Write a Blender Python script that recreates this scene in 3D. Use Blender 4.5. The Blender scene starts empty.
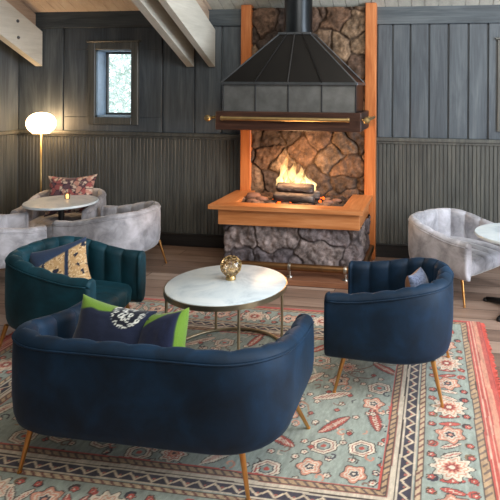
import bpy, math, random
import numpy as np
from mathutils import Vector, Matrix
random.seed(4); RNG = np.random.default_rng(7)
scn = bpy.context.scene
col = scn.collection
S = 1.15                       # all measures below are multiplied by this (camera at 1.9 m)
PI = math.pi
rad = math.radians

# ------------------------------------------------------------------ camera
F_PX = 575.0; PX, PY = 345.0, 85.0
cam_d = bpy.data.cameras.new('camera'); cam = bpy.data.objects.new('camera', cam_d); col.objects.link(cam)
cam_d.sensor_width = 36; cam_d.lens = F_PX/500*36
cam_d.shift_x = (250-PX)/500; cam_d.shift_y = (PY-250)/500
cam_d.clip_end = 200
yaw = math.atan((440-PX)/F_PX)
cam.location = (0, 0, 1.65*S)
cam.matrix_world = Matrix.Translation(cam.location) @ Matrix.Rotation(yaw, 4, 'Z') @ Matrix.Rotation(PI/2, 4, 'X') @ Matrix.Rotation(rad(.35), 4, 'Z')
scn.camera = cam

# ------------------------------------------------------------------ light
world = bpy.data.worlds.new('world'); scn.world = world; world.use_nodes = True
bg = world.node_tree.nodes['Background']; bg.inputs[0].default_value = (.80, .90, 1.0, 1); bg.inputs[1].default_value = 2.2

def area(name, loc, aim, sx, sy, power, color):
    l = bpy.data.lights.new(name, 'AREA'); l.shape = 'RECTANGLE'; l.size = sx*S; l.size_y = sy*S
    l.energy = power; l.color = color
    o = bpy.data.objects.new(name, l); col.objects.link(o)
    o.location = Vector(loc)*S
    o.rotation_euler = (Vector(aim)-Vector(loc)).to_track_quat('-Z', 'Y').to_euler()
    return o
def point(name, loc, power, color, r):
    l = bpy.data.lights.new(name, 'POINT'); l.energy = power; l.color = color; l.shadow_soft_size = r*S
    o = bpy.data.objects.new(name, l); col.objects.link(o); o.location = Vector(loc)*S
    return o
area('daylight_side', (3.12, 2.6, 1.5), (0, 3.0, .6), 1.7, 3.6, 310, (.88,.94,1.0))
area('rear_fill', (1.6, -1.9, 1.9), (-.3, 4.5, 1.0), 2.6, 1.6, 35, (1.0, .86, .70))  # added warm fill from behind, the rear wall has no window
area('far_ceiling_fill', (.9, -.3, 3.7), (.1, 5.5, 2.3), 2.4, 1.4, 80, (1.0, .92, .80))  # added fill to brighten the far ceiling, upper wall and beams
area('overhead_fill', (.1, 2.2, 3.5), (-.2, 3.6, 0), 2.4, 2.2, 60, (1.0, .93, .84))  # added downward fill for the closed room, no real fixture
scn.view_settings.view_transform = 'Standard'; scn.view_settings.look = 'None'
scn.view_settings.exposure = 0.36; scn.view_settings.gamma = 1

# ------------------------------------------------------------------ helpers
def tag(o, label=None, cat=None, group=None, kind=None):
    if label: o['label'] = label
    if cat: o['category'] = cat
    if group: o['group'] = group
    if kind: o['kind'] = kind
    return o
def empty(name, loc=(0,0,0), rz=0, label=None, cat=None, group=None):
    o = bpy.data.objects.new(name, None); col.objects.link(o); o.empty_display_size = .1
    o.location = Vector(loc)*S; o.rotation_euler = (0,0,rz)
    return tag(o, label, cat, group)
def dup(root, loc=None, rz=None):
    def rec(o, parent):
        c = o.copy(); col.objects.link(c)
        if parent: c.parent = parent
        for ch in [k for k in bpy.data.objects if k.parent == o]: rec(ch, c)
        return c
    r = rec(root, None)
    if loc is not None: r.location = Vector(loc)*S
    if rz is not None: r.rotation_euler.z = rz
    return r
class MB:
    def __init__(s): s.v=[]; s.f=[]; s.c=None
    def add(s, v, f):
        n=len(s.v); s.v += [tuple(p) for p in v]; s.f += [tuple(i+n for i in q) for q in f]; return s
    def box(s, x0,x1,y0,y1,z0,z1, b=0.0, M=None):
        if x0>x1:x0,x1=x1,x0
        if y0>y1:y0,y1=y1,y0
        if z0>z1:z0,z1=z1,z0
        b=min(b,(x1-x0)*.45,(y1-y0)*.45,(z1-z0)*.45)
        if b<=0:
            v=[(x,y,z) for z in (z0,z1) for y in (y0,y1) for x in (x0,x1)]
            f=[(0,2,3,1),(4,5,7,6),(0,1,5,4),(2,6,7,3),(0,4,6,2),(1,3,7,5)]
        else:
            v=[];idx={}
            for k,(z,sz) in enumerate(((z0,1),(z1,-1))):
                for j,(y,sy) in enumerate(((y0,1),(y1,-1))):
                    for i,(x,sx) in enumerate(((x0,1),(x1,-1))):
                        for a in range(3):
                            p=[x+sx*b,y+sy*b,z+sz*b]; p[a]=(x,y,z)[a]
                            idx[(i,j,k,a)]=len(v); v.append(tuple(p))
            f=[]
            g=lambda i,j,k,a: idx[(i,j,k,a)]
            for t in (0,1):
                f.append((g(t,0,0,0),g(t,1,0,0),g(t,1,1,0),g(t,0,1,0)))
                f.append((g(0,t,0,1),g(1,t,0,1),g(1,t,1,1),g(0,t,1,1)))
                f.append((g(0,0,t,2),g(1,0,t,2),g(1,1,t,2),g(0,1,t,2)))
            for p in (0,1):
                for q in (0,1):
                    f.append((g(0,p,q,1),g(1,p,q,1),g(1,p,q,2),g(0,p,q,2)))
                    f.append((g(p,0,q,0),g(p,1,q,0),g(p,1,q,2),g(p,0,q,2)))
                    f.append((g(p,q,0,0),g(p,q,1,0),g(p,q,1,1),g(p,q,0,1)))
                    for r in (0,1): pass
            for i in (0,1):
                for j in (0,1):
                    for k in (0,1): f.append((g(i,j,k,0),g(i,j,k,1),g(i,j,k,2)))
        if M is not None: v=[tuple(M@Vector(p)) for p in v]
        return s.add(v,f)
    def tube(s, pts, r, n=12, closed=False):
        pts=[Vector(p) for p in pts]; m=len(pts); rr=r if isinstance(r,(list,tuple)) else [r]*m
        v=[];f=[];prev=None
        for i,p in enumerate(pts):
            if closed: t=(pts[(i+1)%m]-pts[i-1]).normalized()
            else: t=(pts[min(i+1,m-1)]-pts[max(i-1,0)]).normalized()
            if prev is None:
                a=Vector((0,0,1)) if abs(t.z)<.9 else Vector((1,0,0)); u=t.cross(a).normalized()
            else: u=(prev-t*prev.dot(t)).normalized()
            w=t.cross(u); prev=u
            for k in range(n):
                q=2*PI*k/n; v.append(p+(u*math.cos(q)+w*math.sin(q))*rr[i])
        for i in range(m if closed else m-1):
            for k in range(n):
                a=i*n+k;b=i*n+(k+1)%n;c=((i+1)%m)*n+(k+1)%n;d=((i+1)%m)*n+k; f.append((a,b,c,d))
        if not closed: f.append(tuple(range(n))[::-1]); f.append(tuple((m-1)*n+k for k in range(n)))
        return s.add(v,f)
    def lathe(s, prof, c=(0,0,0), n=48, M=None):
        v=[];f=[];m=len(prof)
        for (r,z) in prof:
            for k in range(n):
                q=2*PI*k/n; v.append(Vector((c[0]+r*math.cos(q),c[1]+r*math.sin(q),c[2]+z)))
        for i in range(m-1):
            for k in range(n): f.append((i*n+k,i*n+(k+1)%n,(i+1)*n+(k+1)%n,(i+1)*n+k))
        f.append(tuple(range(n))[::-1]); f.append(tuple((m-1)*n+k for k in range(n)))
        if M is not None: v=[M@p for p in v]
        return s.add(v,f)
    def prism(s, poly, vec):
        n=len(poly); vec=Vector(vec)
        v=[Vector(p) for p in poly]+[Vector(p)+vec for p in poly]
        f=[tuple(range(n))[::-1],tuple(range(n,2*n))]+[(i,(i+1)%n,n+(i+1)%n,n+i) for i in range(n)]
        return s.add(v,f)
    def build(s, name, mat, parent=None, smooth=False, colors=None, angle=None):
        me=bpy.data.meshes.new(name)
        me.from_pydata([(x*S,y*S,z*S) for x,y,z in s.v],[],s.f)
        if colors is not None:
            a=me.color_attributes.new('col','FLOAT_COLOR','POINT')
            c=np.ones((len(s.v),4),np.float32); c[:,:3]=np.asarray(colors); a.data.foreach_set('color',c.ravel())
        import bmesh
        bm=bmesh.new(); bm.from_mesh(me); bmesh.ops.recalc_face_normals(bm,faces=bm.faces); bm.to_mesh(me); bm.free()
        if smooth:
            me.polygons.foreach_set('use_smooth',[True]*len(me.polygons))
            if angle: me.set_sharp_from_angle(angle=rad(angle))
        me.materials.append(mat)
        o=bpy.data.objects.new(name,me); col.objects.link(o)
        if parent: o.parent=parent
        return o
def grid_faces(nu,nv,off=0):
    i=np.arange(nu-1)[:,None]*nv+np.arange(nv-1)[None,:]
    i=i.ravel()+off
    return np.stack([i,i+1,i+nv+1,i+nv],1).tolist()
def lin(c):
    c=np.asarray(c,float)/255.; return np.where(c<=.04045,c/12.92,((c+.055)/1.055)**2.4)
def L4(c): return tuple(lin(c))+(1,)
def sm(a,b,x):
    t=np.clip((x-a)/(b-a),0,1); return t*t*(3-2*t)
_perm=RNG.random(65536)
def vnoise(x,y,seed=0):
    x=np.asarray(x,float);y=np.asarray(y,float)
    xi=np.floor(x).astype(int);yi=np.floor(y).astype(int);fx=x-xi;fy=y-yi;fx=fx*fx*(3-2*fx);fy=fy*fy*(3-2*fy)
    h=lambda a,b:_perm[((a*1619+b*31337+seed*6971)&0x7fffffff)%65536]
    return (h(xi,yi)*(1-fx)+h(xi+1,yi)*fx)*(1-fy)+(h(xi,yi+1)*(1-fx)+h(xi+1,yi+1)*fx)*fy
def fbm(x,y,o=4,seed=0):
    s=0;a=.5;t=0
    for k in range(o): s=s+a*vnoise(x*2**k,y*2**k,seed+k);t+=a;a*=.5
    return s/t

# ------------------------------------------------------------------ materials
def nmat(name):
    m=bpy.data.materials.new(name); m.use_nodes=True; nt=m.node_tree
    return m,nt,nt.nodes['Principled BSDF'],nt.nodes,nt.links
def P(b,**k):
    for n,v in k.items(): b.inputs[n.replace('_',' ')].default_value=v
def noise(N,L,scale,detail=4,vec=None,rough=.55,dist=0):
    n=N.new('ShaderNodeTexNoise'); n.inputs['Scale'].default_value=scale; n.inputs['Detail'].default_value=detail
    n.inputs['Roughness'].default_value=rough; n.inputs['Distortion'].default_value=dist
    if vec: L.new(vec,n.inputs['Vector'])
    return n
def ramp(N,L,fac,stops):
    r=N.new('ShaderNodeValToRGB'); e=r.color_ramp.elements
    while len(e)<len(stops): e.new(.5)
    for i,(p,c) in enumerate(stops): e[i].position=p; e[i].color=c if len(c)==4 else L4(c)
    L.new(fac,r.inputs[0]); return r
def coords(N,L,scale=(1,1,1),rot=(0,0,0),kind='Object'):
    t=N.new('ShaderNodeTexCoord'); m=N.new('ShaderNodeMapping'); L.new(t.outputs[kind],m.inputs['Vector'])
    m.inputs['Scale'].default_value=scale; m.inputs['Rotation'].default_value=rot; return m.outputs[0]
def bump(N,L,b,h,strength=.3,dist=.01):
    n=N.new('ShaderNodeBump'); n.inputs['Strength'].default_value=strength; n.inputs['Distance'].default_value=dist
    L.new(h,n.inputs['Height']); L.new(n.outputs[0],b.inputs['Normal'])
def plain(name,c,rough=.5,metal=0,spec=.5,**k):
    m,nt,b,N,L=nmat(name); P(b,Base_Color=L4(c),Roughness=rough,Metallic=metal); b.inputs['Specular IOR Level'].default_value=spec
    n=noise(N,L,9,5,coords(N,L)); r=ramp(N,L,n.outputs[0],[(.3,tuple(np.array(c)*.9)),(.7,tuple(np.minimum(np.array(c)*1.08,255)))]); L.new(r.outputs[0],b.inputs['Base Color'])
    return m
def wood(name,cs,axis=2,rough=.55,sc=1.0,bs=.25,grain=14,spec=.4):
    m,nt,b,N,L=nmat(name)
    s=[grain*sc]*3; s[axis]=1.1*sc
    v=coords(N,L,tuple(s)); n=noise(N,L,1.0,7,v,.62,.7)
    s2=[60*sc]*3; s2[axis]=3*sc
    n2=noise(N,L,1.0,3,coords(N,L,tuple(s2)))
    mx=N.new('ShaderNodeMix'); mx.data_type='FLOAT'; mx.inputs[0].default_value=.3
    L.new(n.outputs[0],mx.inputs[2]); L.new(n2.outputs[0],mx.inputs[3])
    k=len(cs); r=ramp(N,L,mx.outputs[0],[(.32+.36*i/(k-1),c) for i,c in enumerate(cs)])
    L.new(r.outputs[0],b.inputs['Base Color']); P(b,Roughness=rough); b.inputs['Specular IOR Level'].default_value=spec
    bump(N,L,b,mx.outputs[0],bs,.004); return m
def velvet(name,c,lo=.75,hi=1.3,sheen=.5,rough=.7,ns=5):
    m,nt,b,N,L=nmat(name); v=coords(N,L); n=noise(N,L,ns,5,v,.6,.5); c=np.array(c)
    r=ramp(N,L,n.outputs[0],[(.32,tuple(np.clip(c*lo,0,255))),(.5,tuple(c)),(.70,tuple(np.clip(c*hi,0,255)))])
    L.new(r.outputs[0],b.inputs['Base Color']); P(b,Roughness=rough,Sheen_Weight=sheen,Sheen_Roughness=.35)
    b.inputs['Specular IOR Level'].default_value=.25
    b.inputs['Sheen Tint'].default_value=tuple(np.clip(lin(np.clip(c*1.4+44,0,255)),0,1))+(1,)
    n2=noise(N,L,3.5,3,v,.5,.8); bump(N,L,b,n2.outputs[0],.22,.02); return m
def vcol(name,rough=.85,bs=0,bscale=200,sheen=0):
    m,nt,b,N,L=nmat(name); a=N.new('ShaderNodeVertexColor'); a.layer_name='col'
    n=noise(N,L,bscale,3,coords(N,L)); mx=N.new('ShaderNodeMix'); mx.data_type='RGBA'; mx.blend_type='MULTIPLY'
    mx.inputs[0].default_value=.45; L.new(a.outputs[0],mx.inputs[6])
    r=ramp(N,L,n.outputs[0],[(.25,(150,150,150)),(.65,(255,255,255))]); L.new(r.outputs[0],mx.inputs[7])
    L.new(mx.outputs[2],b.inputs['Base Color']); P(b,Roughness=rough,Sheen_Weight=sheen)
    b.inputs['Specular IOR Level'].default_value=.25
    if bs: bump(N,L,b,n.outputs[0],bs,.004)
    return m
M={}
M['wall_board']=wood('stained_wall_boards',[(56,62,70),(76,84,92),(98,106,112)],2,.5,1,.35,10)
M['wall_bead']=wood('stained_beadboard',[(58,60,60),(78,80,78),(100,100,95)],2,.36,1,.2,16,.6)
M['frieze']=wood('stained_frieze',[(46,54,62),(70,80,88),(94,102,108)],0,.5,1,.35,10)
M['base']=wood('dark_baseboard',[(22,22,24),(34,34,36),(46,46,46)],0,.4,1,.1)
M['ceil_tan']=wood('tan_ceiling_boards',[(218,198,178),(234,216,198),(244,230,214)],1,.6,1,.1,8)
M['ceil_grey']=wood('pale_grey_ceiling_boards',[(176,178,172),(198,200,192),(214,214,206)],1,.6,1,.1,8)
M['beam']=wood('painted_beam',[(186,184,174),(202,200,190),(216,214,204)],1,.55,1,.1,6)
M['rafter']=wood('brown_rafter',[(150,130,114),(174,154,136),(192,172,152)],1,.55,1,.1,6)
M['cedar']=wood('orange_fir_post',[(156,84,42),(186,110,60),(208,136,84)],2,.42,1,.15,9)
M['cedar_x']=wood('orange_fir_board',[(154,92,50),(186,120,72),(208,146,98)],0,.38,1,.15,9)
M['plinth']=wood('worn_brown_plinth',[(96,60,42),(128,84,60),(156,110,82)],0,.45,1,.15,9)
M['redwood']=wood('dark_mantel_beam',[(34,22,18),(62,40,32),(92,62,48)],0,.4,1,.3,9)
M['brass']=plain('aged_brass',(196,168,118),.42,1)
M['gold_leg']=plain('brushed_gold',(206,152,92),.3,1)
M['goldtable']=plain('pale_gold_rod',(178,164,138),.4,1)
M['steel_hood']=plain('hood_steel_dim_reflection',(24,22,21),.42,.5)  # hood steel, dark ceiling reflection on the slopes put into the colour
M['steel_skirt']=plain('hood_steel_bright_reflection',(128,130,130),.45,.8)  # same hood steel, lighter colour stands in for the reflected room
M['edge_steel']=plain('steel_edge_trim',(92,96,100),.42,.8)
M['pipe']=plain('stove_pipe_black',(44,48,52),.33,.8)
M['black']=plain('black_iron',(26,26,28),.45,.3)
M['pipe_rail']=plain('bronze_foot_rail',(140,104,70),.35,.9)
M['silver']=plain('nickel_bracket',(190,186,178),.3,1)
M['blue']=velvet('navy_blue_velvet',(12,35,56),.74,1.3,.36,.62)
M['teal']=velvet('light_tinted_navy_velvet',(14,52,64),.78,1.28,.42,.6)  # same navy velvet, its different light tinted into the colour
M['grey']=velvet('silver_grey_velvet',(164,164,172),.80,1.18,.5,.55,7)
M['stone']=vcol('chimney_stone',.8,.6,60)
M['stone_low']=vcol('hearth_stone',.75,.8,90)
M['rug']=vcol('woven_rug',.95,.25,420,.15)
M['cloth']=vcol('printed_cushion_cloth',.85,.2,260,.2)
M['plaster']=plain('room_plaster',(150,146,138),.8)
m,nt,b,N,L=nmat('marble'); n=noise(N,L,3.2,8,coords(N,L),.6,1.6)
r=ramp(N,L,n.outputs[0],[(.36,(176,190,200)),(.46,(198,210,218)),(.6,(212,221,226))]); L.new(r.outputs[0],b.inputs['Base Color']); P(b,Roughness=.34); M['marble']=m
# floor planks run along X
m,nt,b,N,L=nmat('wide_plank_floor'); v=coords(N,L)
bt=N.new('ShaderNodeTexBrick'); L.new(v,bt.inputs['Vector']); bt.inputs['Scale'].default_value=1
bt.inputs['Brick Width'].default_value=1.9; bt.inputs['Row Height'].default_value=.2; bt.inputs['Mortar Size'].default_value=.004
bt.inputs['Color1'].default_value=(.0,.0,.0,1); bt.inputs['Color2'].default_value=(1,1,1,1); bt.inputs['Mortar'].default_value=(.5,.5,.5,1)
n=noise(N,L,1,7,coords(N,L,(1.3,13,1)),.65,.6)
a1=N.new('ShaderNodeMix'); a1.data_type='FLOAT'; a1.inputs[0].default_value=.35; L.new(n.outputs[0],a1.inputs[2]); L.new(bt.outputs['Color'],a1.inputs[3])
r=ramp(N,L,a1.outputs[0],[(.2,(92,72,62)),(.5,(144,120,106)),(.8,(182,160,146))])
mm=N.new('ShaderNodeMix'); mm.data_type='RGBA'; L.new(bt.outputs['Fac'],mm.inputs[0]); L.new(r.outputs[0],mm.inputs[6]); mm.inputs[7].default_value=L4((50,38,32))
L.new(mm.outputs[2],b.inputs['Base Color']); P(b,Roughness=.36); bump(N,L,b,n.outputs[0],.15,.003); M['floor']=m
# emitters
def emit(name,c,s):
    m,nt,b,N,L=nmat(name); P(b,Base_Color=L4(c),Roughness=.4); b.inputs['Emission Color'].default_value=L4(c); b.inputs['Emission Strength'].default_value=s; return m
M['globe']=emit('opal_globe',(255,208,150),17)
M['candle']=emit('candle_glow',(255,214,150),1.6)
M['ember']=emit('ember',(255,96,24),1.3)
m,nt,b,N,L=nmat('flame_volume'); N.remove(b); out=nt.nodes['Material Output']
em=N.new('ShaderNodeEmission'); v=coords(N,L); sx=N.new('ShaderNodeSeparateXYZ'); L.new(v,sx.inputs[0])
mr=N.new('ShaderNodeMapRange'); mr.inputs[1].default_value=0; mr.inputs[2].default_value=.46*S; L.new(sx.outputs[2],mr.inputs[0])
r=ramp(N,L,mr.outputs[0],[(0,(1,.66,.26,1)),(.35,(1,.68,.26,1)),(.7,(1,.38,.08,1)),(1,(1,.16,.02,1))])
st=N.new('ShaderNodeMapRange'); st.inputs[1].default_value=0; st.inputs[2].default_value=.46*S; st.inputs[3].default_value=48; st.inputs[4].default_value=7; L.new(sx.outputs[2],st.inputs[0])
nz=noise(N,L,1,4,coords(N,L,(16,16,7)),.6,1.0); rr=ramp(N,L,nz.outputs[0],[(.36,(.12,.12,.12,1)),(.62,(1,1,1,1))])
mu=N.new('ShaderNodeMath'); mu.operation='MULTIPLY'; L.new(st.outputs[0],mu.inputs[0]); L.new(rr.outputs[0],mu.inputs[1])
L.new(r.outputs[0],em.inputs[0]); L.new(mu.outputs[0],em.inputs[1]); L.new(em.outputs[0],out.inputs['Volume']); M['flame']=m
def glass(name,c=(255,255,255),rough=0.02):
    m,nt,b,N,L=nmat(name); N.remove(b); out=nt.nodes['Material Output']
    g=N.new('ShaderNodeBsdfGlossy'); g.inputs['Roughness'].default_value=rough; t=N.new('ShaderNodeBsdfTransparent'); t.inputs[0].default_value=L4(c)
    fr=N.new('ShaderNodeFresnel'); mx=N.new('ShaderNodeMixShader'); L.new(fr.outputs[0],mx.inputs[0]); L.new(t.outputs[0],mx.inputs[1]); L.new(g.outputs[0],mx.inputs[2]); L.new(mx.outputs[0],out.inputs['Surface']); return m
M['glass']=glass('window_glass'); M['amberglass']=glass('amber_glass',(252,242,228),.12)
m,nt,b,N,L=nmat('leaves'); n=noise(N,L,6,3,coords(N,L)); r=ramp(N,L,n.outputs[0],[(.3,(176,192,176)),(.7,(232,238,232))]); L.new(r.outputs[0],b.inputs['Base Color']); P(b,Roughness=.6); M['leaf']=m
M['bark']=plain('bark',(90,80,70),.9)
M['log']=wood('charred_log',[(34,28,26),(80,70,66),(150,140,134)],0,.9,1,.6,18)

# ------------------------------------------------------------------ the room
WY=5.52; LX=-4.47; RX=3.2; BY=-2.1; CZ=2.392; SL=.485; TOP=2.392
def struct(o): return tag(o,kind='structure')
o=MB().box(LX-.1,RX+.1,BY-.1,WY+.1,-.08,0).build('floor',M['floor']); struct(o)
W1=(-3.555,-3.145,1.30,2.005)       # window_1 opening
W2=(.60,1.05,1.30,2.005)
def wall_with_holes(y0,y1,x0,x1,z0,z1,holes):
    mb=MB(); xs=x0
    for (a,b_,c,d) in sorted(holes):
        mb.box(xs,a,y0,y1,z0,z1); mb.box(a,b_,y0,y1,z0,c); mb.box(a,b_,y0,y1,d,z1); xs=b_
    mb.box(xs,x1,y0,y1,z0,z1); return mb
o=wall_with_holes(WY+.02,WY+.16,LX,RX,0,CZ+.1,[W1,W2]).build('wall_back',M['wall_board']); struct(o); wall_back=o
# vertical boards above the rail
edges=[-4.47,-3.93,-2.81,-2.46,-2.17,-1.93,-1.60,-1.25,-.9,-.60,-.452,-.283,-.105,.075,.26,.44,.62,1.10,1.3,1.5,1.7,1.9,2.1,2.3,2.5,2.7,2.9,3.2]
mb=MB(); g=.008
for k,(a,b_) in enumerate(zip(edges[:-1],edges[1:])):
    dy=[0,.007,.003,.009][k%4]
    for (p,q,r_,s_) in [(a,b_,1.15,2.235)]:
        cut=[w for w in (W1,W2) if w[0]>=a-.2 and w[1]<=b_+.2 and w[0]<b_ and w[1]>a]
        if cut:
            w=cut[0]; mb.box(a+g,b_-g,WY-dy+.001,WY+.02,1.15,w[2],.004); mb.box(a+g,b_-g,WY-dy+.001,WY+.02,w[3],2.235,.004)
            if w[0]-a>.03: mb.box(a+g,w[0],WY-dy+.001,WY+.02,w[2],w[3],.004)
            if b_-w[1]>.03: mb.box(w[1],b_-g,WY-dy+.001,WY+.02,w[2],w[3],.004)
        else: mb.box(a+g,b_-g,WY-dy+.001,WY+.02,1.15,2.235,.004)
mb.build('wall_board',M['wall_board'],wall_back)
def bead(x0,x1,pitch=.0385):
    v=[];f=[];xs=[];prof=[(0,.0),(.10,.007),(.14,.009),(.86,.009),(.90,.007),(1,.0)]
    n=int((x1-x0)/pitch)
    for i in range(n):
        for t,h in prof[:-1]: xs.append((x0+(i+t)*pitch,h))
    xs.append((x1,0))
    for x,h in xs: v+=[(x,WY+.012-h,.03),(x,WY+.012-h,1.118)]
    for i in range(len(xs)-1): f.append((2*i,2*i+2,2*i+3,2*i+1))
    m_=MB(); m_.add(v,f); m_.box(x0,x1,WY+.012,WY+.02,.03,1.118); return m_
bead(LX,RX).build('wainscot',M['wall_bead'],wall_back)
o=MB().box(LX,RX,WY-.03,WY+.02,1.112,1.15,.006).box(LX,RX,WY-.014,WY+.02,1.09,1.112,.003).build('trim_1',M['wall_bead']); struct(o); o['label']='thin chair rail capping the beadboard'
o=MB().box(LX,RX,WY-.022,WY+.02,2.235,CZ+.02,.004).build('trim_2',M['frieze']); struct(o); o['label']='wide horizontal frieze board under the ceiling'
o=MB().box(LX,RX,WY-.022,WY+.02,.0,.115,.005).box(LX,RX,WY-.03,WY+.02,.115,.128,.004).build('baseboard_back',M['base']); struct(o)
# left wall
o=MB().box(LX-.14,LX,BY,WY+.16,0,5.2).build('wall_left',M['wall_board']); struct(o); wl=o
mb=MB(); y=WY
while y>BY+.4:
    mb.box(LX,LX+.012,y-.34,y-.008,1.15,4.9,.004); y-=.35
mb.build('wall_board',M['wall_board'],wl)
mb=MB(); y=WY-.02
while y>BY:
    mb.box(LX,LX+.01,y-.034,y,.1,1.118,.003); y-=.0385
mb.build('wainscot',M['wall_bead'],wl)
o=MB().box(LX,LX+.045,BY,WY-.031,1.112,1.15,.006).build('trim_3',M['wall_bead']); struct(o)
o=MB().box(LX,LX+.03,BY,WY-.03,0,.12,.005).build('baseboard_left',M['base']); struct(o)
# right wall with a broad opening for the daylight, rear wall
mb=MB(); mb.box(RX,RX+.12,BY,.6,0,5.2); mb.box(RX,RX+.12,4.6,WY+.16,0,5.2); mb.box(RX,RX+.12,.6,4.6,0,.55); mb.box(RX,RX+.12,.6,4.6,2.45,5.2)
o=mb.build('wall_right',M['plaster']); struct(o)
fr=MB()
for yy in (.6,1.6,2.6,3.6,4.57): fr.box(RX+.02,RX+.09,yy-.02,yy+.03,.55,2.45)
fr.box(RX+.02,RX+.09,.6,4.6,.55,.6); fr.box(RX+.02,RX+.09,.6,4.6,2.4,2.45)
o=fr.build('window_3',M['base']); struct(o)
o=MB().box(LX,RX,BY-.12,BY,0,5.2).build('wall_rear',M['plaster']); struct(o)
# ceiling: two pitched fields of boards, tan on the left and pale grey on the right
def boards(x0,x1,w,mat,name,parent=None):
    mb=MB(); x=x0
    def P3(xx,y,off): return (xx, y, CZ+(WY-y)*SL+off)
    while x<x1-.001:
        a,b_=x+.003,min(x+w,x1)-.003
        poly=[P3(a,WY+.1,.006),P3(b_,WY+.1,.006),P3(b_,WY+.1,.03),P3(a,WY+.1,.03)]
        v=[P3(a,WY+.1,.0),P3(b_,WY+.1,.0),P3(b_,.8,.0),P3(a,.8,.0)]+[P3(a,WY+.1,.03),P3(b_,WY+.1,.03),P3(b_,.8,.03),P3(a,.8,.03)]
        mb.add(v,[(0,1,2,3),(4,5,6,7),(0,1,5,4),(2,3,7,6),(0,3,7,4),(1,2,6,5)])
        x+=w
    return mb.build(name,mat,parent)
XS=-2.27
mb=MB()
z1=CZ+(WY+.16-.8)*SL
mb.add([(LX-.1,WY+.16,CZ-.07),(RX+.1,WY+.16,CZ-.07),(RX+.1,.8,z1),(LX-.1,.8,z1)],[])
mb=MB()
def zc(y): return CZ+(WY-y)*SL+.03
y0,y1=WY+.16,.8
mb.add([(LX-.1,y0,zc(y0)),(RX+.1,y0,zc(y0)),(RX+.1,y1,zc(y1)),(LX-.1,y1,zc(y1)),(LX-.1,y0,zc(y0)+.06),(RX+.1,y0,zc(y0)+.06),(RX+.1,y1,zc(y1)+.06),(LX-.1,y1,zc(y1)+.06)],[(0,1,2,3),(4,5,6,7),(0,1,5,4),(2,3,7,6),(0,3,7,4),(1,2,6,5)])
y2=BY-.12; z2=zc(y1)-(y1-y2)*.3
mb.add([(LX-.1,y1,zc(y1)),(RX+.1,y1,zc(y1)),(RX+.1,y2,z2),(LX-.1,y2,z2),(LX-.1,y1,zc(y1)+.06),(RX+.1,y1,zc(y1)+.06),(RX+.1,y2,z2+.06),(LX-.1,y2,z2+.06)],[(0,1,2,3),(4,5,6,7),(0,1,5,4),(2,3,7,6),(0,3,7,4),(1,2,6,5)])
o=mb.build('ceiling',M['ceil_grey']); struct(o)
boards(LX,XS,.12,M['ceil_tan'],'ceiling_boards',o)
boards(XS,RX,.125,M['ceil_grey'],'ceiling_boards',o)

# window_1 and window_2: casing, jambs, sash, pane
def window(name,w,extra=.0):
    a,b_,c,d=w
    cm=MB(); t=.075
    cm.box(a-t,a,WY-.03,WY+.02,c-t,d+t,.004); cm.box(b_,b_+t,WY-.03,WY+.02,c-t,d+t,.004)
    cm.box(a,b_,WY-.03,WY+.02,d,d+t,.004); cm.box(a,b_,WY-.03,WY+.02,c-t,c,.004); cm.box(a-t-.02,b_+t+.02,WY-.04,WY,d+t,d+t+.02,.004)
    o=cm.build(name,M['wall_bead']); struct(o)
    jm=MB(); j=.018
    jm.box(a,a+j,WY+.0,WY+.2,c,d); jm.box(b_-j,b_,WY+.0,WY+.2,c,d); jm.box(a,b_,WY+.0,WY+.2,d-j,d); jm.box(a,b_,WY,WY+.2,c,c+j)
    jm.build('window_jamb',tinted_jamb,o)
    sm_=MB(); f=.022
    sm_.box(a+j,a+j+f,WY+.15,WY+.18,c+j,d-j,.003); sm_.box(b_-j-f,b_-j,WY+.15,WY+.18,c+j,d-j,.003); sm_.box(a+j,b_-j,WY+.15,WY+.18,d-j-f,d-j,.003); sm_.box(a+j,b_-j,WY+.15,WY+.18,c+j,c+j+f,.003)
    sm_.build('window_sash',M['wall_bead'],o)
    MB().box(a+j+f,b_-j-f,WY+.163,WY+.167,c+j+f,d-j-f).build('window_pane',M['glass'],o)
tinted_jamb=plain('sky_tinted_jamb',(150,176,200),.5)  # blue of the reflected sky put into the jamb colour
window('window_1',W1); window('window_2',W2)

# sloped roof beams in pairs
def beam(name,x0,x1,zb,zt,mat,label,bolts=None,ylow=WY-.03):
    L_=4.2; y1=ylow-L_
    mb=MB()
    v=[(x,y,z+(ylow-y)*SL) for y in (ylow,y1) for x in (x0,x1) for z in (zb,zt)]
    mb.add(v,[(0,1,3,2),(4,6,7,5),(0,4,5,1),(2,3,7,6),(0,2,6,4),(1,5,7,3)])
    o=mb.build(name,mat); tag(o,label,'beam')
    if bolts:
        for (yy,zz) in bolts:
            MB().lathe([(.0,0),(.016,0),(.018,.004),(.012,.012),(.0,.013)],n=16,M=Matrix.Translation((x1,yy,zz))@Matrix.Rotation(PI/2,4,'Y')).build('bolt_head',M['edge_steel'],o,True)
    return o
ylow=WY-.024
beam('roof_beam',-4.245,-4.165,1.83,2.197,M['beam'],'grey-brown sloping ceiling beam with two bolt heads, above the globe lamp',[(5.13,1.83+.39*SL+.25),(5.14,1.83+.38*SL+.09)],ylow)
beam('roof_beam',-2.537,-2.460,1.824,2.197,M['beam'],'left of the two pale sloping beams beside the small window',None,ylow)
beam('roof_beam',-2.300,-2.234,1.824,2.197,M['beam'],'right of the two pale sloping beams, nearest the steel hood',None,ylow)
def zt_(x): return CZ
beam('rafter',-4.325,-4.246,2.05,2.385,M['rafter'],'brown rafter against the ceiling above the bolted beam at the left',None,ylow)
beam('rafter',-2.459,-2.301,2.05,2.385,M['rafter'],'brown rafter clamped between the two pale sloping beams',None,ylow)

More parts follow.
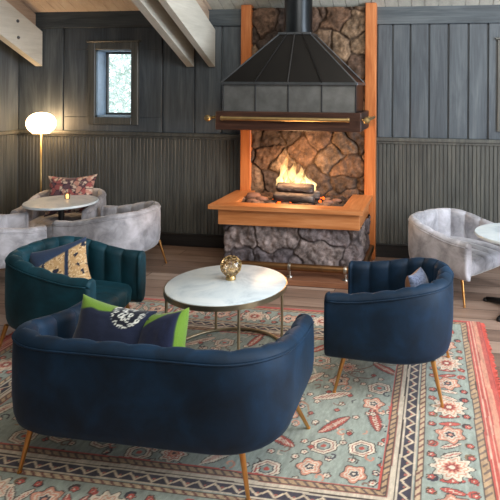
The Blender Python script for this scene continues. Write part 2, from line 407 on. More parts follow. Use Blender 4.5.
# ------------------------------------------------------------------ fireplace
def stone_panel(path,z0,z1,du,seeds_grid,depth,cols,mortar,seed,aniso=1.0,rough=.012):
    """stones laid along a plan polyline: real relief, one colour per stone"""
    pts=[np.array(p,float) for p in path]; seg=[np.linalg.norm(b-a) for a,b in zip(pts[:-1],pts[1:])]; tot=sum(seg)
    n=int(tot/du); m=int((z1-z0)/du); s=np.linspace(0,tot,n); z=np.linspace(z0,z1,m)
    X=np.zeros(n);Y=np.zeros(n);NX=np.zeros(n);NY=np.zeros(n); acc=0
    for (a,b_,l) in zip(pts[:-1],pts[1:],seg):
        k=(s>=acc-1e-9)&(s<=acc+l+1e-9); t=(s[k]-acc)/l; X[k]=a[0]+(b_[0]-a[0])*t; Y[k]=a[1]+(b_[1]-a[1])*t
        d=(b_-a)/l; NX[k]=d[1]; NY[k]=-d[0]; acc+=l
    for _ in range(3):
        NX[1:-1]=(NX[:-2]+NX[1:-1]+NX[2:])/3; NY[1:-1]=(NY[:-2]+NY[1:-1]+NY[2:])/3
    R=np.random.default_rng(seed); gu,gv=seeds_grid
    su=[];sv=[]
    for j in range(-1,gv+1):
        for i in range(-1,gu+1):
            su.append((i+.5+(.5 if j%2 else 0)+R.uniform(-.36,.36))*tot/gu); sv.append(z0+(j+.5+R.uniform(-.33,.33))*(z1-z0)/gv)
    su=np.array(su);sv=np.array(sv);K=len(su)
    SS,ZZ=np.meshgrid(s,z,indexing='ij')
    wx=SS+.16*(fbm(SS*5,ZZ*5,4,seed)-.5); wz=ZZ+.16*(fbm(SS*5+9,ZZ*5,4,seed+3)-.5)
    D=np.stack([np.maximum(abs(wx-a),0)**1.6+(aniso*abs(wz-b_))**1.6 for a,b_ in zip(su,sv)],-1)**(1/1.6)
    idx=np.argsort(D,-1)[...,:2]; F1=np.take_along_axis(D,idx[...,:1],-1)[...,0]; F2=np.take_along_axis(D,idx[...,1:2],-1)[...,0]; c=idx[...,0]
    e=F2-F1; e=e*(.45+1.1*fbm(SS*9+3,ZZ*9,3,seed+40)); mask=sm(.0,.030,e); ch=R.random(K); tx=R.uniform(-.25,.25,K); tz=R.uniform(-.25,.25,K)
    h=mask*(depth*(.55+.45*ch[c])+tx[c]*(wx-su[c])*.3+tz[c]*(wz-sv[c])*.3)+rough*(fbm(SS*22,ZZ*22,4,seed+5)-.5)*(.4+mask)+.02*mask*(abs(fbm(SS*7,ZZ*7,3,seed+8)-.5))
    cc=np.array(cols,float)[(R.integers(0,len(cols),K))]; base=cc[c]
    f=fbm(SS*14,ZZ*14,5,seed+20)[...,None]; f2=fbm(SS*40,ZZ*40,3,seed+30)[...,None]
    f3=vnoise(SS*130,ZZ*130,seed+60)[...,None]; C=base*(.22+.75*f+.55*f2+.25*f3); C=C*mask[...,None]**.5+np.array(mortar)*(1-mask[...,None]**.5)
    C=lin(np.clip(C,0,255))
    v=np.stack([X[:,None]+NX[:,None]*h,Y[:,None]+NY[:,None]*h,ZZ],-1).reshape(-1,3)
    mb=MB(); mb.v=v.tolist(); mb.f=grid_faces(n,m); return mb,C.reshape(-1,3)
fp=empty('stone_fireplace',(0,0,0),0,'stone fireplace with orange fir posts and a raised wooden hearth ledge holding a fire','fireplace')
mb,c=stone_panel([(-1.83,5.46),(-.70,5.46)],.40,2.40,.0085,(5,9),.036,[(112,92,76),(84,68,58),(128,106,86),(98,78,66),(74,62,56),(104,80,64)],(60,48,40),11,1.0,.03)
mb.build('stone_chimney',M['stone'],fp,True,c)
MB().box(-1.83,-.70,5.465,5.50,.0,2.39).build('chimney_backing',M['stone_low'],fp,colors=np.full((8,3),.06))
for a,b_ in ((-1.932,-1.826),(-.702,-.597)):
    MB().box(a,b_,5.40,5.49,0,2.43,.006).build('post',M['cedar'],fp)
# hearth ledge as a frame round the fire pit
lx0,lx1,ly0,ly1=-1.965,-.62,4.69,5.40; zt=.612; th=.036; iw=.19
mb=MB()
def trap(pts,z0,z1): 
    global mb
    mb.prism([(x,y,z0) for x,y in pts],(0,0,z1-z0))
ix0,ix1,iy0=lx0+iw,lx1-iw,ly0+.155
trap([(lx0,ly0),(lx1,ly0),(ix1,iy0),(ix0,iy0)],zt-th,zt)
mb.build('ledge_board',M['cedar_x'],fp)
mb=MB(); trap([(lx0,ly0),(ix0,iy0),(ix0,ly1),(lx0,ly1)],zt-th,zt); mb.build('ledge_board',M['cedar_side'] if 'cedar_side' in M else wood('orange_fir_side',[(154,92,50),(186,120,72),(208,146,98)],1,.38,1,.15,9),fp)
mb=MB(); trap([(lx1,ly0),(lx1,ly1),(ix1,ly1),(ix1,iy0)],zt-th,zt); mb.build('ledge_board',bpy.data.materials['orange_fir_side'],fp)
MB().box(-1.892,-.655,4.74,4.765,.437,zt-th-.001,.003).build('apron',M['cedar_x'],fp)
MB().box(-.680,-.655,4.766,5.40,.437,zt-th-.001,.003).build('apron_side',bpy.data.materials['orange_fir_side'],fp)
MB().box(-1.892,-1.867,4.766,5.40,.437,zt-th-.001,.003).build('apron_side',bpy.data.materials['orange_fir_side'],fp)
mb,c=stone_panel([(-1.855,5.44),(-1.855,4.815),(-.665,4.815),(-.665,5.44)][::1],.045,.437,.0075,(6,2),.022,[(118,108,110),(98,90,94),(126,114,112),(104,94,96)],(62,56,58),29,1.0,.028)
mb.build('stone_base',M['stone_low'],fp,True,c)
MB().box(-1.84,-.68,4.83,5.45,.0,.56).build('fire_pit',M['black'],fp)
mb,c=stone_panel([(0,0),(1.0,0)],0,.56,.012,(8,4),.03,[(90,70,60),(60,52,50),(110,88,78)],(30,24,22),31,1,.02)
v=np.array(mb.v); v=np.stack([ix0+v[:,0]*(ix1-ix0)/1.0, iy0+v[:,2]*(5.42-iy0)/.56, .575-v[:,1]],1); mb.v=v.tolist()
mb.build('ash_bed',M['stone_low'],fp,True,c)
MB().box(-1.90,-.60,4.575,4.815,0.001,.05,.006).box(-.66,-.62,4.8,5.38,.001,.05,.006).build('floor_plinth',M['plinth'],fp)
# foot rail
fr=empty('foot_rail',(-1.2,4.65,0),0,'long bronze foot rail running low in front of the fireplace stones','rail')
def rel(p,o): return tuple(a-b for a,b in zip(p,o))
o_=(-1.2,4.65,0)
MB().tube([rel((-1.80,4.65,.133),o_),rel((-.72,4.65,.133),o_)],.030,16).build('rail_tube',M['pipe_rail'],fr,True,angle=40)
MB().tube([rel((-.625,4.70,.133),o_),rel((-.625,5.34,.133),o_)],.030,16).build('rail_tube',M['pipe_rail'],fr,True,angle=40)
for x in (-1.78,-1.225,-.755):
    m_=MB(); m_.lathe([(0,-.012),(.036,-.012),(.038,0),(.036,.012),(0,.012)],n=20,M=Matrix.Translation(rel((x,4.65,.133),o_))@Matrix.Rotation(PI/2,4,'Y'))
    m_.tube([rel((x,4.65,.133),o_),rel((x,4.65,.051),o_)],.011,12); m_.lathe([(0,0),(.026,0),(.024,.008),(0,.008)],c=rel((x,4.65,.0505),o_),n=16)
    m_.build('rail_bracket',M['silver'],fr,True,angle=40)
m_=MB(); m_.tube([rel((-.665,4.66,.133),o_),rel((-.645,4.665,.133),o_),rel((-.63,4.675,.133),o_),rel((-.625,4.70,.133),o_)],.03,12); m_.tube([rel((-.72,4.65,.133),o_),rel((-.665,4.66,.133),o_)],.03,12); m_.build('rail_elbow',M['silver'],fr,True,angle=40)

# hood
hd=empty('fireplace_hood',(0,0,0),0,'black sheet-steel fireplace hood with flue pipe, dark wood mantel band and brass rails','hood')
yb=5.40; hx0,hx1=-1.915,-.715; yf=4.90; zb0,zb1=1.41,1.665
pt=(-1.421,-1.148,5.0,5.27,2.11)
# skirt: panels with standing seams
mb=MB(); n=4; w=(hx1-hx0)/n
for i in range(n): mb.box(hx0+i*w+.004,hx0+(i+1)*w-.004,yf,yf+.012,zb0-.02,zb1,.003)
mb.build('hood_skirt',M['steel_skirt'],hd)
MB().box(hx1-.012,hx1,yf+.0125,yb,zb0-.02,zb1,.002).build('hood_side',M['steel_hood'],hd)
MB().box(hx0,hx0+.012,yf+.0125,yb,zb0-.02,zb1,.002).build('hood_side',M['steel_hood'],hd)
for x in [hx0+i*w for i in range(0,n+1)]: MB().box(x-.004,x+.004,yf-.008,yf+.01,zb0-.02,zb1,.002).build('skirt_seam',M['black'],hd)
# canopy
b0=(hx0-.012,hx1+.012,yf-.02,yb); v=[]
v=[(b0[0],b0[2],zb1),(b0[1],b0[2],zb1),(b0[1],b0[3],zb1),(b0[0],b0[3],zb1),(pt[0],pt[2],pt[4]),(pt[1],pt[2],pt[4]),(pt[1],pt[3],pt[4]),(pt[0],pt[3],pt[4])]
MB().add(v,[(0,1,5,4),(1,2,6,5),(2,3,7,6),(3,0,4,7),(4,5,6,7)]).build('canopy',M['steel_hood'],hd)
mb=MB()
for i in (1,2,3):
    t=i/4; p=Vector(v[0]).lerp(Vector(v[1]),t); q=Vector(v[4]).lerp(Vector(v[5]),t); nrm=Vector((0,-1,.25)).normalized()*.007
    mb.tube([p+nrm,q+nrm],.008,6)
mb.build('canopy_seam',M['steel_hood'],hd)
mb=MB()
for i,j in ((0,4),(1,5),(3,7),(2,6)): mb.tube([Vector(v[i]),Vector(v[j])],.007,8)
mb.box(b0[0]-.005,b0[1]+.005,b0[2]-.012,b0[2]+.01,zb1-.018,zb1+.008,.003); mb.box(b0[1]-.01,b0[1]+.008,b0[2],b0[3],zb1-.018,zb1+.008,.003); mb.box(b0[0]-.008,b0[0]+.01,b0[2],b0[3],zb1-.018,zb1+.008,.003)
mb.box(pt[0]-.015,pt[1]+.015,pt[2]-.015,pt[3]+.015,pt[4]-.012,pt[4]+.01,.003)
mb.build('edge_trim',M['edge_steel'],hd)
zc_=CZ+(WY-5.13)*SL
MB().lathe([(.0,0),(.128,0),(.128,.56),(.0,.56)],c=(-1.285,5.135,2.12),n=48).lathe([(.1281,0),(.134,0),(.134,.025),(.1281,.025)],c=(-1.285,5.135,2.12),n=48).build('flue_pipe',M['pipe'],hd,True,angle=40)
m_=MB(); tx0,tx1,ty0=-1.967,-.662,4.85
m_.box(tx0,tx1,ty0,ty0+.055,1.248,1.412,.006); m_.build('mantel_band',M['redwood'],hd)
MB().box(tx1-.05,tx1,ty0+.0555,yb-.005,1.248,1.412,.006).box(tx0,tx0+.05,ty0+.0555,yb-.005,1.248,1.412,.006).box(tx0+.05,tx1-.05,ty0+.0555,ty0+.3,1.38,1.40).build('mantel_return',M['black'],hd)
zr=1.352
m_=MB(); m_.tube([(-1.885,4.80,zr),(-.765,4.80,zr)],.017,16)
for x in (-1.885,-.765): m_.lathe([(0,-.012),(.019,-.012),(.021,0),(.019,.012),(0,.012)],n=18,M=Matrix.Translation((x,4.80,zr))@Matrix.Rotation(PI/2,4,'Y'))
for x in (-1.86,-1.32,-.80): m_.tube([(x,4.80,zr),(x,4.852,zr)],.010,10)
m_.build('front_rail',M['brass'],hd,True,angle=40)
for x,sg in ((-2.01,1),(-.605,-1)):
    m_=MB(); m_.tube([(x,4.78,zr),(x,5.34,zr)],.013,14); m_.lathe([(0,0),(.022,.004),(.029,.016),(.029,.024),(.02,.036),(.0,.038)][::-1],n=24,M=Matrix.Translation((x,4.80,zr))@Matrix.Rotation(PI/2,4,'X'))
    for y in (4.88,5.3): m_.tube([(x,y,zr),(x+sg*.052,y,zr)],.009,10)
    m_.build('side_rail',M['brass'],hd,True,angle=40)

# logs, embers, fire
def log(p0,p1,r,label,seed):
    R=random.Random(seed); n=14; k=14; p0=Vector(p0);p1=Vector(p1); v=[];f=[]; ax=(p1-p0).normalized(); u=ax.cross(Vector((0,0,1))).normalized(); w=ax.cross(u)
    for i in range(n):
        t=i/(n-1); c=p0.lerp(p1,t)+u*R.uniform(-.004,.004)
        for j in range(k):
            a=2*PI*j/k; rr=r*(1+.12*math.sin(3*a+seed)+R.uniform(-.09,.09))*(.86 if i in(0,n-1) else 1); v.append(c+(u*math.cos(a)+w*math.sin(a))*rr)
    for i in range(n-1):
        for j in range(k): f.append((i*k+j,i*k+(j+1)%k,(i+1)*k+(j+1)%k,(i+1)*k+j))
    f.append(tuple(range(k))[::-1]); f.append(tuple((n-1)*k+j for j in range(k)))
    o=MB().add(v,f).build('firewood_log',M['log'],None,True); tag(o,label,'log','burning logs'); return o
log((-1.475,5.03,.640),(-1.10,5.00,.636),.042,'lower front log glowing in the fire pit, ash-grey bark',3)
log((-1.46,5.14,.640),(-1.08,5.16,.640),.040,'rear log lying behind the flames in the fire pit',5)
log((-1.46,5.08,.715),(-1.12,5.06,.712),.043,'upper brown log lying on top of the pile in the fire',8)
gr=empty('fire_grate',(-1.28,5.08,.575),0,'small black iron grate carrying the burning logs','grate')
m_=MB()
m_.box(-.22,.22,-.075,-.065,.012,.022).box(-.22,.22,.105,.115,.012,.022); m_.build('grate_bar',M['black'],gr)
for x in (-.2,.2):
    for y in (-.07,.11): MB().box(x-.006,x+.006,y-.006,y+.006,-.02,.014).build('foot',M['black'],gr)
m_=MB()
R=random.Random(5)
for i in range(46):
    x=R.uniform(-1.5,-1.05); y=R.uniform(4.97,5.25); r=R.uniform(.012,.026)
    q=Matrix.Translation((x,y,.578+r*.5))@Matrix.Rotation(R.uniform(0,3),4,(R.random(),R.random(),1)); m_.box(-r,r,-r*.8,r*.8,-r*.6,r*.6,r*.2,q)
o=m_.build('embers',M['ember']); tag(o,'bed of orange glowing embers beneath the burning logs','embers',kind='stuff')
for i,(x,y,r,lb) in enumerate([(-1.70,5.12,.055,'large reddish rock at the left end of the fire pit'),(-1.60,5.06,.042,'small dark rock just left of the burning logs'),(-1.66,4.96,.036,'small reddish rock at the front left of the fire pit'),(-.98,5.05,.035,'small pale rock just right of the burning logs'),(-.92,5.15,.03,'dark rock at the right end of the fire pit')]):
    v=[];f=[];n1=10;k=14
    for a in range(n1):
        th_=PI*a/(n1-1)
        for b_ in range(k):
            ph=2*PI*b_/k; rr=r*(1+.5*(float(fbm(math.cos(ph)*math.sin(th_)*2+i*7+9,math.sin(ph)*math.sin(th_)*2+math.cos(th_)*2+5,3,i))-.5)); v.append((rr*1.5*math.sin(th_)*math.cos(ph),rr*math.sin(th_)*math.sin(ph),rr*.75*math.cos(th_)))
    for a in range(n1-1):
        for b_ in range(k): f.append((a*k+b_,a*k+(b_+1)%k,(a+1)*k+(b_+1)%k,(a+1)*k+b_))
    o=MB().add(v,f).build('rock',rockm if i else (rockm:=plain('fire_pit_rock',(128,92,78),.85)),None,True); o.location=Vector((x,y,.575+r*.6))*S; tag(o,lb,'rock','rocks in the fire pit')
m_=MB(); R=random.Random(12)
fo=(-1.305,5.15,.675)
for (dx,dy,h,w_) in [(-.10,0,.37,.060),(-.045,.03,.30,.060),(.03,.0,.24,.062),(.09,.03,.20,.055),(.15,0,.15,.045),(-.15,.02,.16,.045),(-.07,-.02,.22,.05),(.06,-.02,.15,.05)]:
    n=16;k=12;v=[];f=[];ph=R.uniform(0,6)
    for i in range(n):
        t=i/(n-1); r_=w_*(math.sin(PI*min(1,(t+.12)/1.12)**.75)**.9*(1-.55*t)+.004)
        cx=dx+.035*math.sin(ph+t*5)*t; cy=dy+.02*math.cos(ph*1.7+t*4)*t
        for j in range(k):
            a=2*PI*j/k; v.append((cx+r_*math.cos(a)*(1+.2*math.sin(3*t*6+a)),cy+r_*.8*math.sin(a),t*h))
    for i in range(n-1):
        for j in range(k): f.append((i*k+j,i*k+(j+1)%k,(i+1)*k+(j+1)%k,(i+1)*k+j))
    f.append(tuple(range(k))[::-1]); f.append(tuple((n-1)*k+j for j in range(k)))
    m_.add(v,f)
o=m_.build('fire',M['flame'],None,True); o.location=Vector(fo)*S; tag(o,'bright yellow and orange flames rising from the logs on the hearth','fire',kind='stuff')
point('fire_light',(-1.28,5.04,.90),24,(1.0,.58,.28),.17)

# ------------------------------------------------------------------ seating
def tub(name,a,b,rx,ry,arm,back,mat,label,cat,group,loc,ang,nch,th=.085,zb=.20,seat=.335,nseat=5,fs=(.28,-.28),legs=None,gr=.5):
    root=empty(name,loc,rad(ang),label,cat,group)
    pts=[];m=60
    for i in range(12): pts.append((b-(2*b-rx)*i/12,-a))
    for i in range(m+1):
        q=PI/2*i/m; e=2/2.25; pts.append((-b+rx-rx*math.sin(q)**e,-a+ry-ry*math.cos(q)**e))
    if 2*(a-ry)>.01:
        for i in range(1,12): pts.append((-b,-a+ry+2*(a-ry)*i/12))
    else: pts.pop()
    for i in range(m+1):
        q=PI/2*i/m; e=2/2.25; pts.append((-b+rx-rx*math.cos(q)**e,a-ry+ry*math.sin(q)**e))
    for i in range(1,13): pts.append((-b+rx+(2*b-rx)*i/12,a))
    p=np.array(pts); d=np.r_[0,np.cumsum(np.linalg.norm(np.diff(p,axis=0),axis=1))]; tot=d[-1]
    n=nch*16+1; s=np.linspace(0,tot,n); x=np.interp(s,d,p[:,0]); y=np.interp(s,d,p[:,1])
    tx=np.gradient(x);ty=np.gradient(y);l=np.hypot(tx,ty);tx/=l;ty/=l
    for _ in range(2):
        tx[1:-1]=(tx[:-2]+tx[1:-1]+tx[2:])/3;ty[1:-1]=(ty[:-2]+ty[1:-1]+ty[2:])/3
    nx,ny=-ty,tx
    h=arm+(back-arm)*sm(fs[0],fs[1],x); groove=1-np.abs(np.sin(PI*s/tot*nch))**.6
    groove[0]=groove[-1]=0
    Rr=th/2; prof=[]
    prof+=[(-.055,lambda h:zb,0),(-.030,lambda h:zb+.006,0),(-.012,lambda h:zb+.022,0),(-.002,lambda h:zb+.055,0)]
    for t in (.25,.5,.75): prof.append((.004,lambda h,t=t:zb+.055+(h-.05-zb-.055)*t,0))
    prof.append((.001,lambda h:h-.040,0)); prof.append((-.002,lambda h:h-.034,0))
    for k in range(0,9):
        q=PI*k/8; prof.append((-Rr+Rr*math.cos(q)*1.04,lambda h,q=q:h-Rr*.95+Rr*.95*math.sin(q),min(1,k/5)))
    for t in (.25,.5,.8): prof.append((-th-.004,lambda h,t=t:(h-Rr)+(seat-.03-(h-Rr))*t,1))
    prof.append((-th+.01,lambda h:zb+.03,.0))
    K=len(prof); V=np.zeros((n,K,3))
    for k,(of,zf,wt) in enumerate(prof):
        g=groove*wt*.020
        o2=of+(g if of<-Rr else 0); z=zf(h)-(g*gr if (wt>0 and 8<k<16) else 0)
        V[:,k,0]=x+nx*o2; V[:,k,1]=y+ny*o2; V[:,k,2]=z
    v=V.reshape(-1,3).tolist(); f=grid_faces(n,K)
    for i in range(n-1): f.append((i*K,(i+1)*K,(i+1)*K+K-1,i*K+K-1))
    for end in (0,n-1):
        ring=V[end]; c=np.array([ring[:,0].mean(),ring[:,1].mean(),ring[:,2].mean()]); c[1]=y[end]+ny[end]*(-Rr); prev=[end*K+k for k in range(K)]
        for fx,sc in ((.010,.93),(.016,.78),(.018,.5)):
            nn=len(v); q=ring.copy(); q[:,1]=c[1]+(q[:,1]-c[1])*sc
            zc0=(ring[:,2].max()+ring[:,2].min())/2; hz=(ring[:,2].max()-ring[:,2].min())/2; q[:,2]=zc0+(q[:,2]-zc0)*(hz-Rr*(1-sc))/hz; q[:,0]+=fx
            v+=q.tolist()
            for k in range(K): f.append((prev[k],prev[(k+1)%K],nn+(k+1)%K,nn+k))
            prev=[nn+k for k in range(K)]
        f.append(tuple(prev))
    MB().add(v,f).build('shell',mat,root,True)
    # piping under the rolled rim
    pp=[(x[i]+nx[i]*.002,y[i]+ny[i]*.002,h[i]-.036) for i in range(0,n,4)]
    MB().tube(pp,.0045,6).build('piping',mat,root,True)
    # seat with channels running front to back
    xi=x-nx*(th-.012); yi=y-ny*(th-.012); ai=a-th+.010
    ny_=nseat*14+1; Y=np.linspace(-ai,ai,ny_); o3=np.argsort(yi)
    half=n//2; xb=np.zeros(ny_)
    for i,yy in enumerate(Y):
        k=np.where(np.abs(yi-yy)<.02)[0]; k=k if len(k) else [np.argmin(np.abs(yi-yy))]
        xb[i]=min(xi[k])+.005
    xb=np.maximum(xb,-b+th-.012); xf=b-.012-.03*(Y/ai)**4
    gs=1-np.abs(np.sin(PI*(Y+ai)/(2*ai)*nseat))**.45
    rows=[]
    for t in (0,.2,.4,.6,.8): rows.append((xb+(xf-.05-xb)*t, seat+.012*math.sin(PI*t)-gs*.012))
    for q in (0,30,60,90): rows.append((xf-.05+.05*math.sin(rad(q))-gs*.004, seat-.05+.05*math.cos(rad(q))-gs*.012*(1-q/90)))
    rows.append((xf-.002-gs*.012,np.full(ny_,(seat+zb)/2-.02))); rows.append((xf-.004-gs*.01,np.full(ny_,zb+.03))); rows.append((xf-.03,np.full(ny_,zb+.004))); rows.append((xb,np.full(ny_,zb+.004)))
    V=np.stack([np.stack([r0,Y,r1],-1) for r0,r1 in rows],1); K=V.shape[1]; f=grid_faces(ny_,K)
    for i in range(ny_-1): f.append((i*K,(i+1)*K,(i+1)*K+K-1,i*K+K-1))
    f.append(tuple(range(K))); f.append(tuple((ny_-1)*K+k for k in range(K)))
    MB().add(V.reshape(-1,3),f).build('seat',mat,root,True,angle=60)
    for sx in (1,-1):
        for sy in (1,-1):
            lx,ly=sx*(b-.085),sy*(a-.085); ex,ey=lx+sx*.052,ly+sy*.035
            if legs: lx,ly,ex,ey=legs[(sx,sy)]
            MB().tube([(lx,ly,zb+.02),(ex,ey,.004+zfl)],[.0135,.0075],12).lathe([(0,0),(.010,0),(.010,.006),(0,.006)],c=(ex,ey,zfl),n=12).build('leg',M['gold_leg'],root,True,angle=50)
    return root
zfl=.010
tub('loveseat',.622,.325,.27,.30,.53,.605,M['blue'],'navy blue velvet loveseat seen from behind, two bright cushions on it','sofa',None,(-1.225,2.42,0),90,16,nseat=8,th=.09,fs=(.25,-.28),gr=.12,legs={(1,1):(.14,.46,.24,.54),(1,-1):(.14,-.56,.262,-.615),(-1,1):(-.24,.462,-.253,.512),(-1,-1):(-.235,-.455,-.245,-.49)})
tub('tub_chair',.325,.318,.33,.29,.545,.615,M['blue'],'navy blue velvet tub chair on the rug with its side to the viewer','chair','velvet tub chairs',(-.243,3.275,0),176,14,gr=.3)
tub('tub_chair',.325,.325,.33,.29,.54,.63,M['teal'],'velvet tub chair tinted teal for its light, holding a tan patterned cushion','chair','velvet tub chairs',(-2.28,3.27,0),0,14,gr=.3)
zfl=.001
g0=tub('tub_chair',.35,.35,.34,.31,.495,.575,M['grey'],'grey velvet tub chair at the right, by the wainscot and marble table','chair','velvet tub chairs',(.125,4.80,0),-38,12,gr=.3,th=.072)
g1=dup(g0,(-2.815,4.68,0),rad(176)); g1['label']='silver-grey tub chair seen from behind, right of the left marble table'
g2=dup(g0,(-3.63,4.14,0),rad(50)); g2['label']='silver-grey tub chair cut off by the left edge of the photo'
g3=dup(g0,(-3.60,5.10,0),rad(-76)); g3['label']='grey tub chair against the back wall, under a red patterned cushion'

# ------------------------------------------------------------------ cushions
def pillow(name,w,h,t,fn,loc,rot,label,group='patterned cushions',conc=.10,n=56):
    u=np.linspace(-1,1,n); U,Vv=np.meshgrid(u,u,indexing='ij')
    X=U*w/2*(1-conc*(1-Vv**2)*np.abs(U)); Z=Vv*h/2*(1-conc*(1-U**2)*np.abs(Vv))
    T=t/2*np.sqrt(np.clip((1-U**4),0,1))*np.sqrt(np.clip(1-Vv**4,0,1))*(1-.25*(U**2+Vv**2)/2)
    T=T*(1+.10*(fbm(U*2+7,Vv*2+3,3,int(w*999))-.5)*2)+.003
    a=np.stack([X,-T,Z],-1).reshape(-1,3); b_=np.stack([X,T,Z],-1).reshape(-1,3)
    mb=MB(); mb.v=a.tolist()+b_.tolist(); F=grid_faces(n,n); mb.f=[tuple(q) for q in F]+[tuple(i+n*n for i in q[::-1]) for q in F]
    bd=[i*n for i in range(n)]+[(n-1)*n+j for j in range(1,n)]+[i*n+n-1 for i in range(n-2,-1,-1)]+[j for j in range(n-2,0,-1)]
    for i in range(len(bd)):
        p,q=bd[i],bd[(i+1)%len(bd)]; mb.f.append((p,q,q+n*n,p+n*n))
    cf=fn(U,Vv,0).reshape(-1,3); cb=fn(U,Vv,1).reshape(-1,3)
    o=mb.build(name,M['cloth'],None,True,np.concatenate([lin(cf),lin(cb)]))
    o.location=Vector(loc)*S; o.rotation_euler=tuple(rad(r) for r in rot); return tag(o,label,'cushion',group)
def mixc(a,b,m): m=m[...,None]; return np.asarray(a,float)*(1-m)+np.asarray(b,float)*m
def vor(U,V,sc,seed,ret='e'):
    x=U*sc+50;y=V*sc+50; R=np.random.default_rng(seed); J=R.random((120,120,2)); ids=R.random((120,120))
    xi=np.floor(x).astype(int);yi=np.floor(y).astype(int); best=np.full(x.shape,9.);sec=best.copy();cid=np.zeros(x.shape)
    for dx in(-1,0,1):
        for dy in(-1,0,1):
            a=xi+dx;b_=yi+dy; d=np.hypot(a+J[a,b_,0]-x,b_+J[a,b_,1]-y); k=d<best
            sec=np.where(k,best,np.minimum(sec,d)); cid=np.where(k,ids[a,b_],cid); best=np.where(k,d,best)
    return best,sec-best,cid
def p_green(U,V,s):
    # navy front, a lime strip along the top and a white net of ovals on black
    c=np.zeros(U.shape+(3,))+np.array([22,32,58.])
    c=mixc(c,(104,140,46),sm(-.03,.03,V-.74-.30*np.abs(U+.35)**1.3+.30*sm(-.5,-1,U)))
    f1,e,i=vor(U,V*.8,6.6,4); net=sm(.16,.20,f1)*sm(.40,.35,f1)
    k=sm(.03,-.03,np.hypot((U-.40)/.42,(V-.86)/.52)-1)
    c=mixc(c,(18,24,38),k); c=mixc(c,(226,230,224),k*net); return c
def p_green2(U,V,s):
    c=np.zeros(U.shape+(3,))+np.array([26,36,68.])
    c=mixc(c,(106,144,48),sm(-.03,.03,V-.72-.55*U)); c=mixc(c,(106,144,48),sm(.84,.88,U)); c=mixc(c,(120,150,60),sm(.9,.93,V))
    f1,e,i=vor(U,V,5,9); k=sm(.0,.05,V-.85-.5*U)*np.where(f1<.25,1.,0.); c=mixc(c,(24,30,44),k); return c
def p_tan(U,V,s):
    f1,e,i=vor(U,V,7,2); base=np.where((i>.14)[...,None],np.array([188,152,108.]),np.array([34,38,56.])); base=mixc(base,(74,52,44),np.where((f1<.16)&(i>.62),1.,0.)); base=mixc(base,(222,196,156),np.where((e<.12)&(i>.4),1.,0.))
    k=sm(.05,.12,np.abs(U-.18)-.0+.15*np.abs(V+.2)); k=np.maximum(k,sm(.25,.3,V)); base=mixc((26,44,74),base,k) if False else mixc(np.zeros(U.shape+(3,))+np.array([30,46,74.]),base,sm(.04,.09,np.abs(U-.30-.12*V)))
    return mixc(base,(44,62,92),np.clip(sm(.42,.52,V-.35*U)+sm(.9,.95,-U)+sm(-.84,-.9,V),0,1))
def p_red(U,V,s):
    f1,e,i=vor(U*1.25,V,3.2,5); f2,e2,i2=vor(U*1.25,V,6.5,8)
    c=np.where((i>.5)[...,None],np.array([164,92,90.]),np.array([104,76,84.])); c=np.where((i<.22)[...,None],np.array([200,146,130.]),c)
    c=mixc(c,(222,196,176),np.where((i2>.74),1.,0.)); c=mixc(c,(54,44,58),np.where(e<.09,1.,0.)); return c
def p_blue(U,V,s):
    f1,e,i=vor(U,V,5,6); c=np.zeros(U.shape+(3,))+np.array([112,124,152.]); c=mixc(c,(70,82,112),np.where(e<.12,1.,0.)); 
    return c if s==0 else np.zeros(U.shape+(3,))+np.array([150,104,76.])
pillow('throw_pillow',.38,.29,.14,p_green,(-1.515,2.475,.475),(-20,9,2),'navy and lime cushion with a white dotted net, left on the loveseat',conc=.14)
pillow('throw_pillow',.28,.28,.13,p_green2,(-1.26,2.48,.462),(-24,-12,-14),'navy cushion with a lime green edge, right on the loveseat',conc=.14)
pillow('throw_pillow',.35,.31,.12,p_tan,(-2.335,3.26,.488),(-26,-14,24),'tan floral print cushion with navy edges on the teal-tinted chair')
pillow('throw_pillow',.48,.40,.15,p_red,(-3.56,5.12,.555),(-16,-2,12),'red and pink patterned cushion standing up on the grey chair at the wall',conc=.16)
pillow('throw_pillow',.23,.25,.11,p_blue,(-.115,3.36,.445),(-14,4,74),'small blue-grey cushion with a brown back in the navy tub chair')

# ------------------------------------------------------------------ tables
def ring(R_,r,z,c=(0,0)): return [(c[0]+R_*math.cos(2*PI*i/72),c[1]+R_*math.sin(2*PI*i/72),z) for i in range(72)]
ct=empty('coffee_table',(-1.27,3.325,0),0,'round white marble coffee table with thin gold legs and base ring','table')
R0=.362
MB().lathe([(0,.425),(R0-.01,.425),(R0-.003,.429),(R0-.003,.443),(R0-.008,.447),(0,.447)],n=96).build('tabletop',M['marble'],ct,True,angle=40)
m_=MB(); m_.lathe([(R0-.002,.413),(R0+.004,.413),(R0+.004,.441),(R0-.002,.441),(R0-.002,.413)],n=96); m_.lathe([(R0-.02,.415),(R0-.002,.415),(R0-.002,.4245),(R0-.02,.4245),(R0-.02,.415)],n=96); m_.build('rim',M['goldtable'],ct,True,angle=40)
for q in (-58,32,122,212):
    x,y=(R0-.012)*math.cos(rad(q)),(R0-.012)*math.sin(rad(q)); MB().tube([(x,y,.417),(x,y,.018)],.0085,12).build('leg',M['goldtable'],ct,True,angle=40)
MB().tube(ring(R0-.012,0,.0195),.0095,10,True).build('base_ring',M['goldtable'],ct,True)
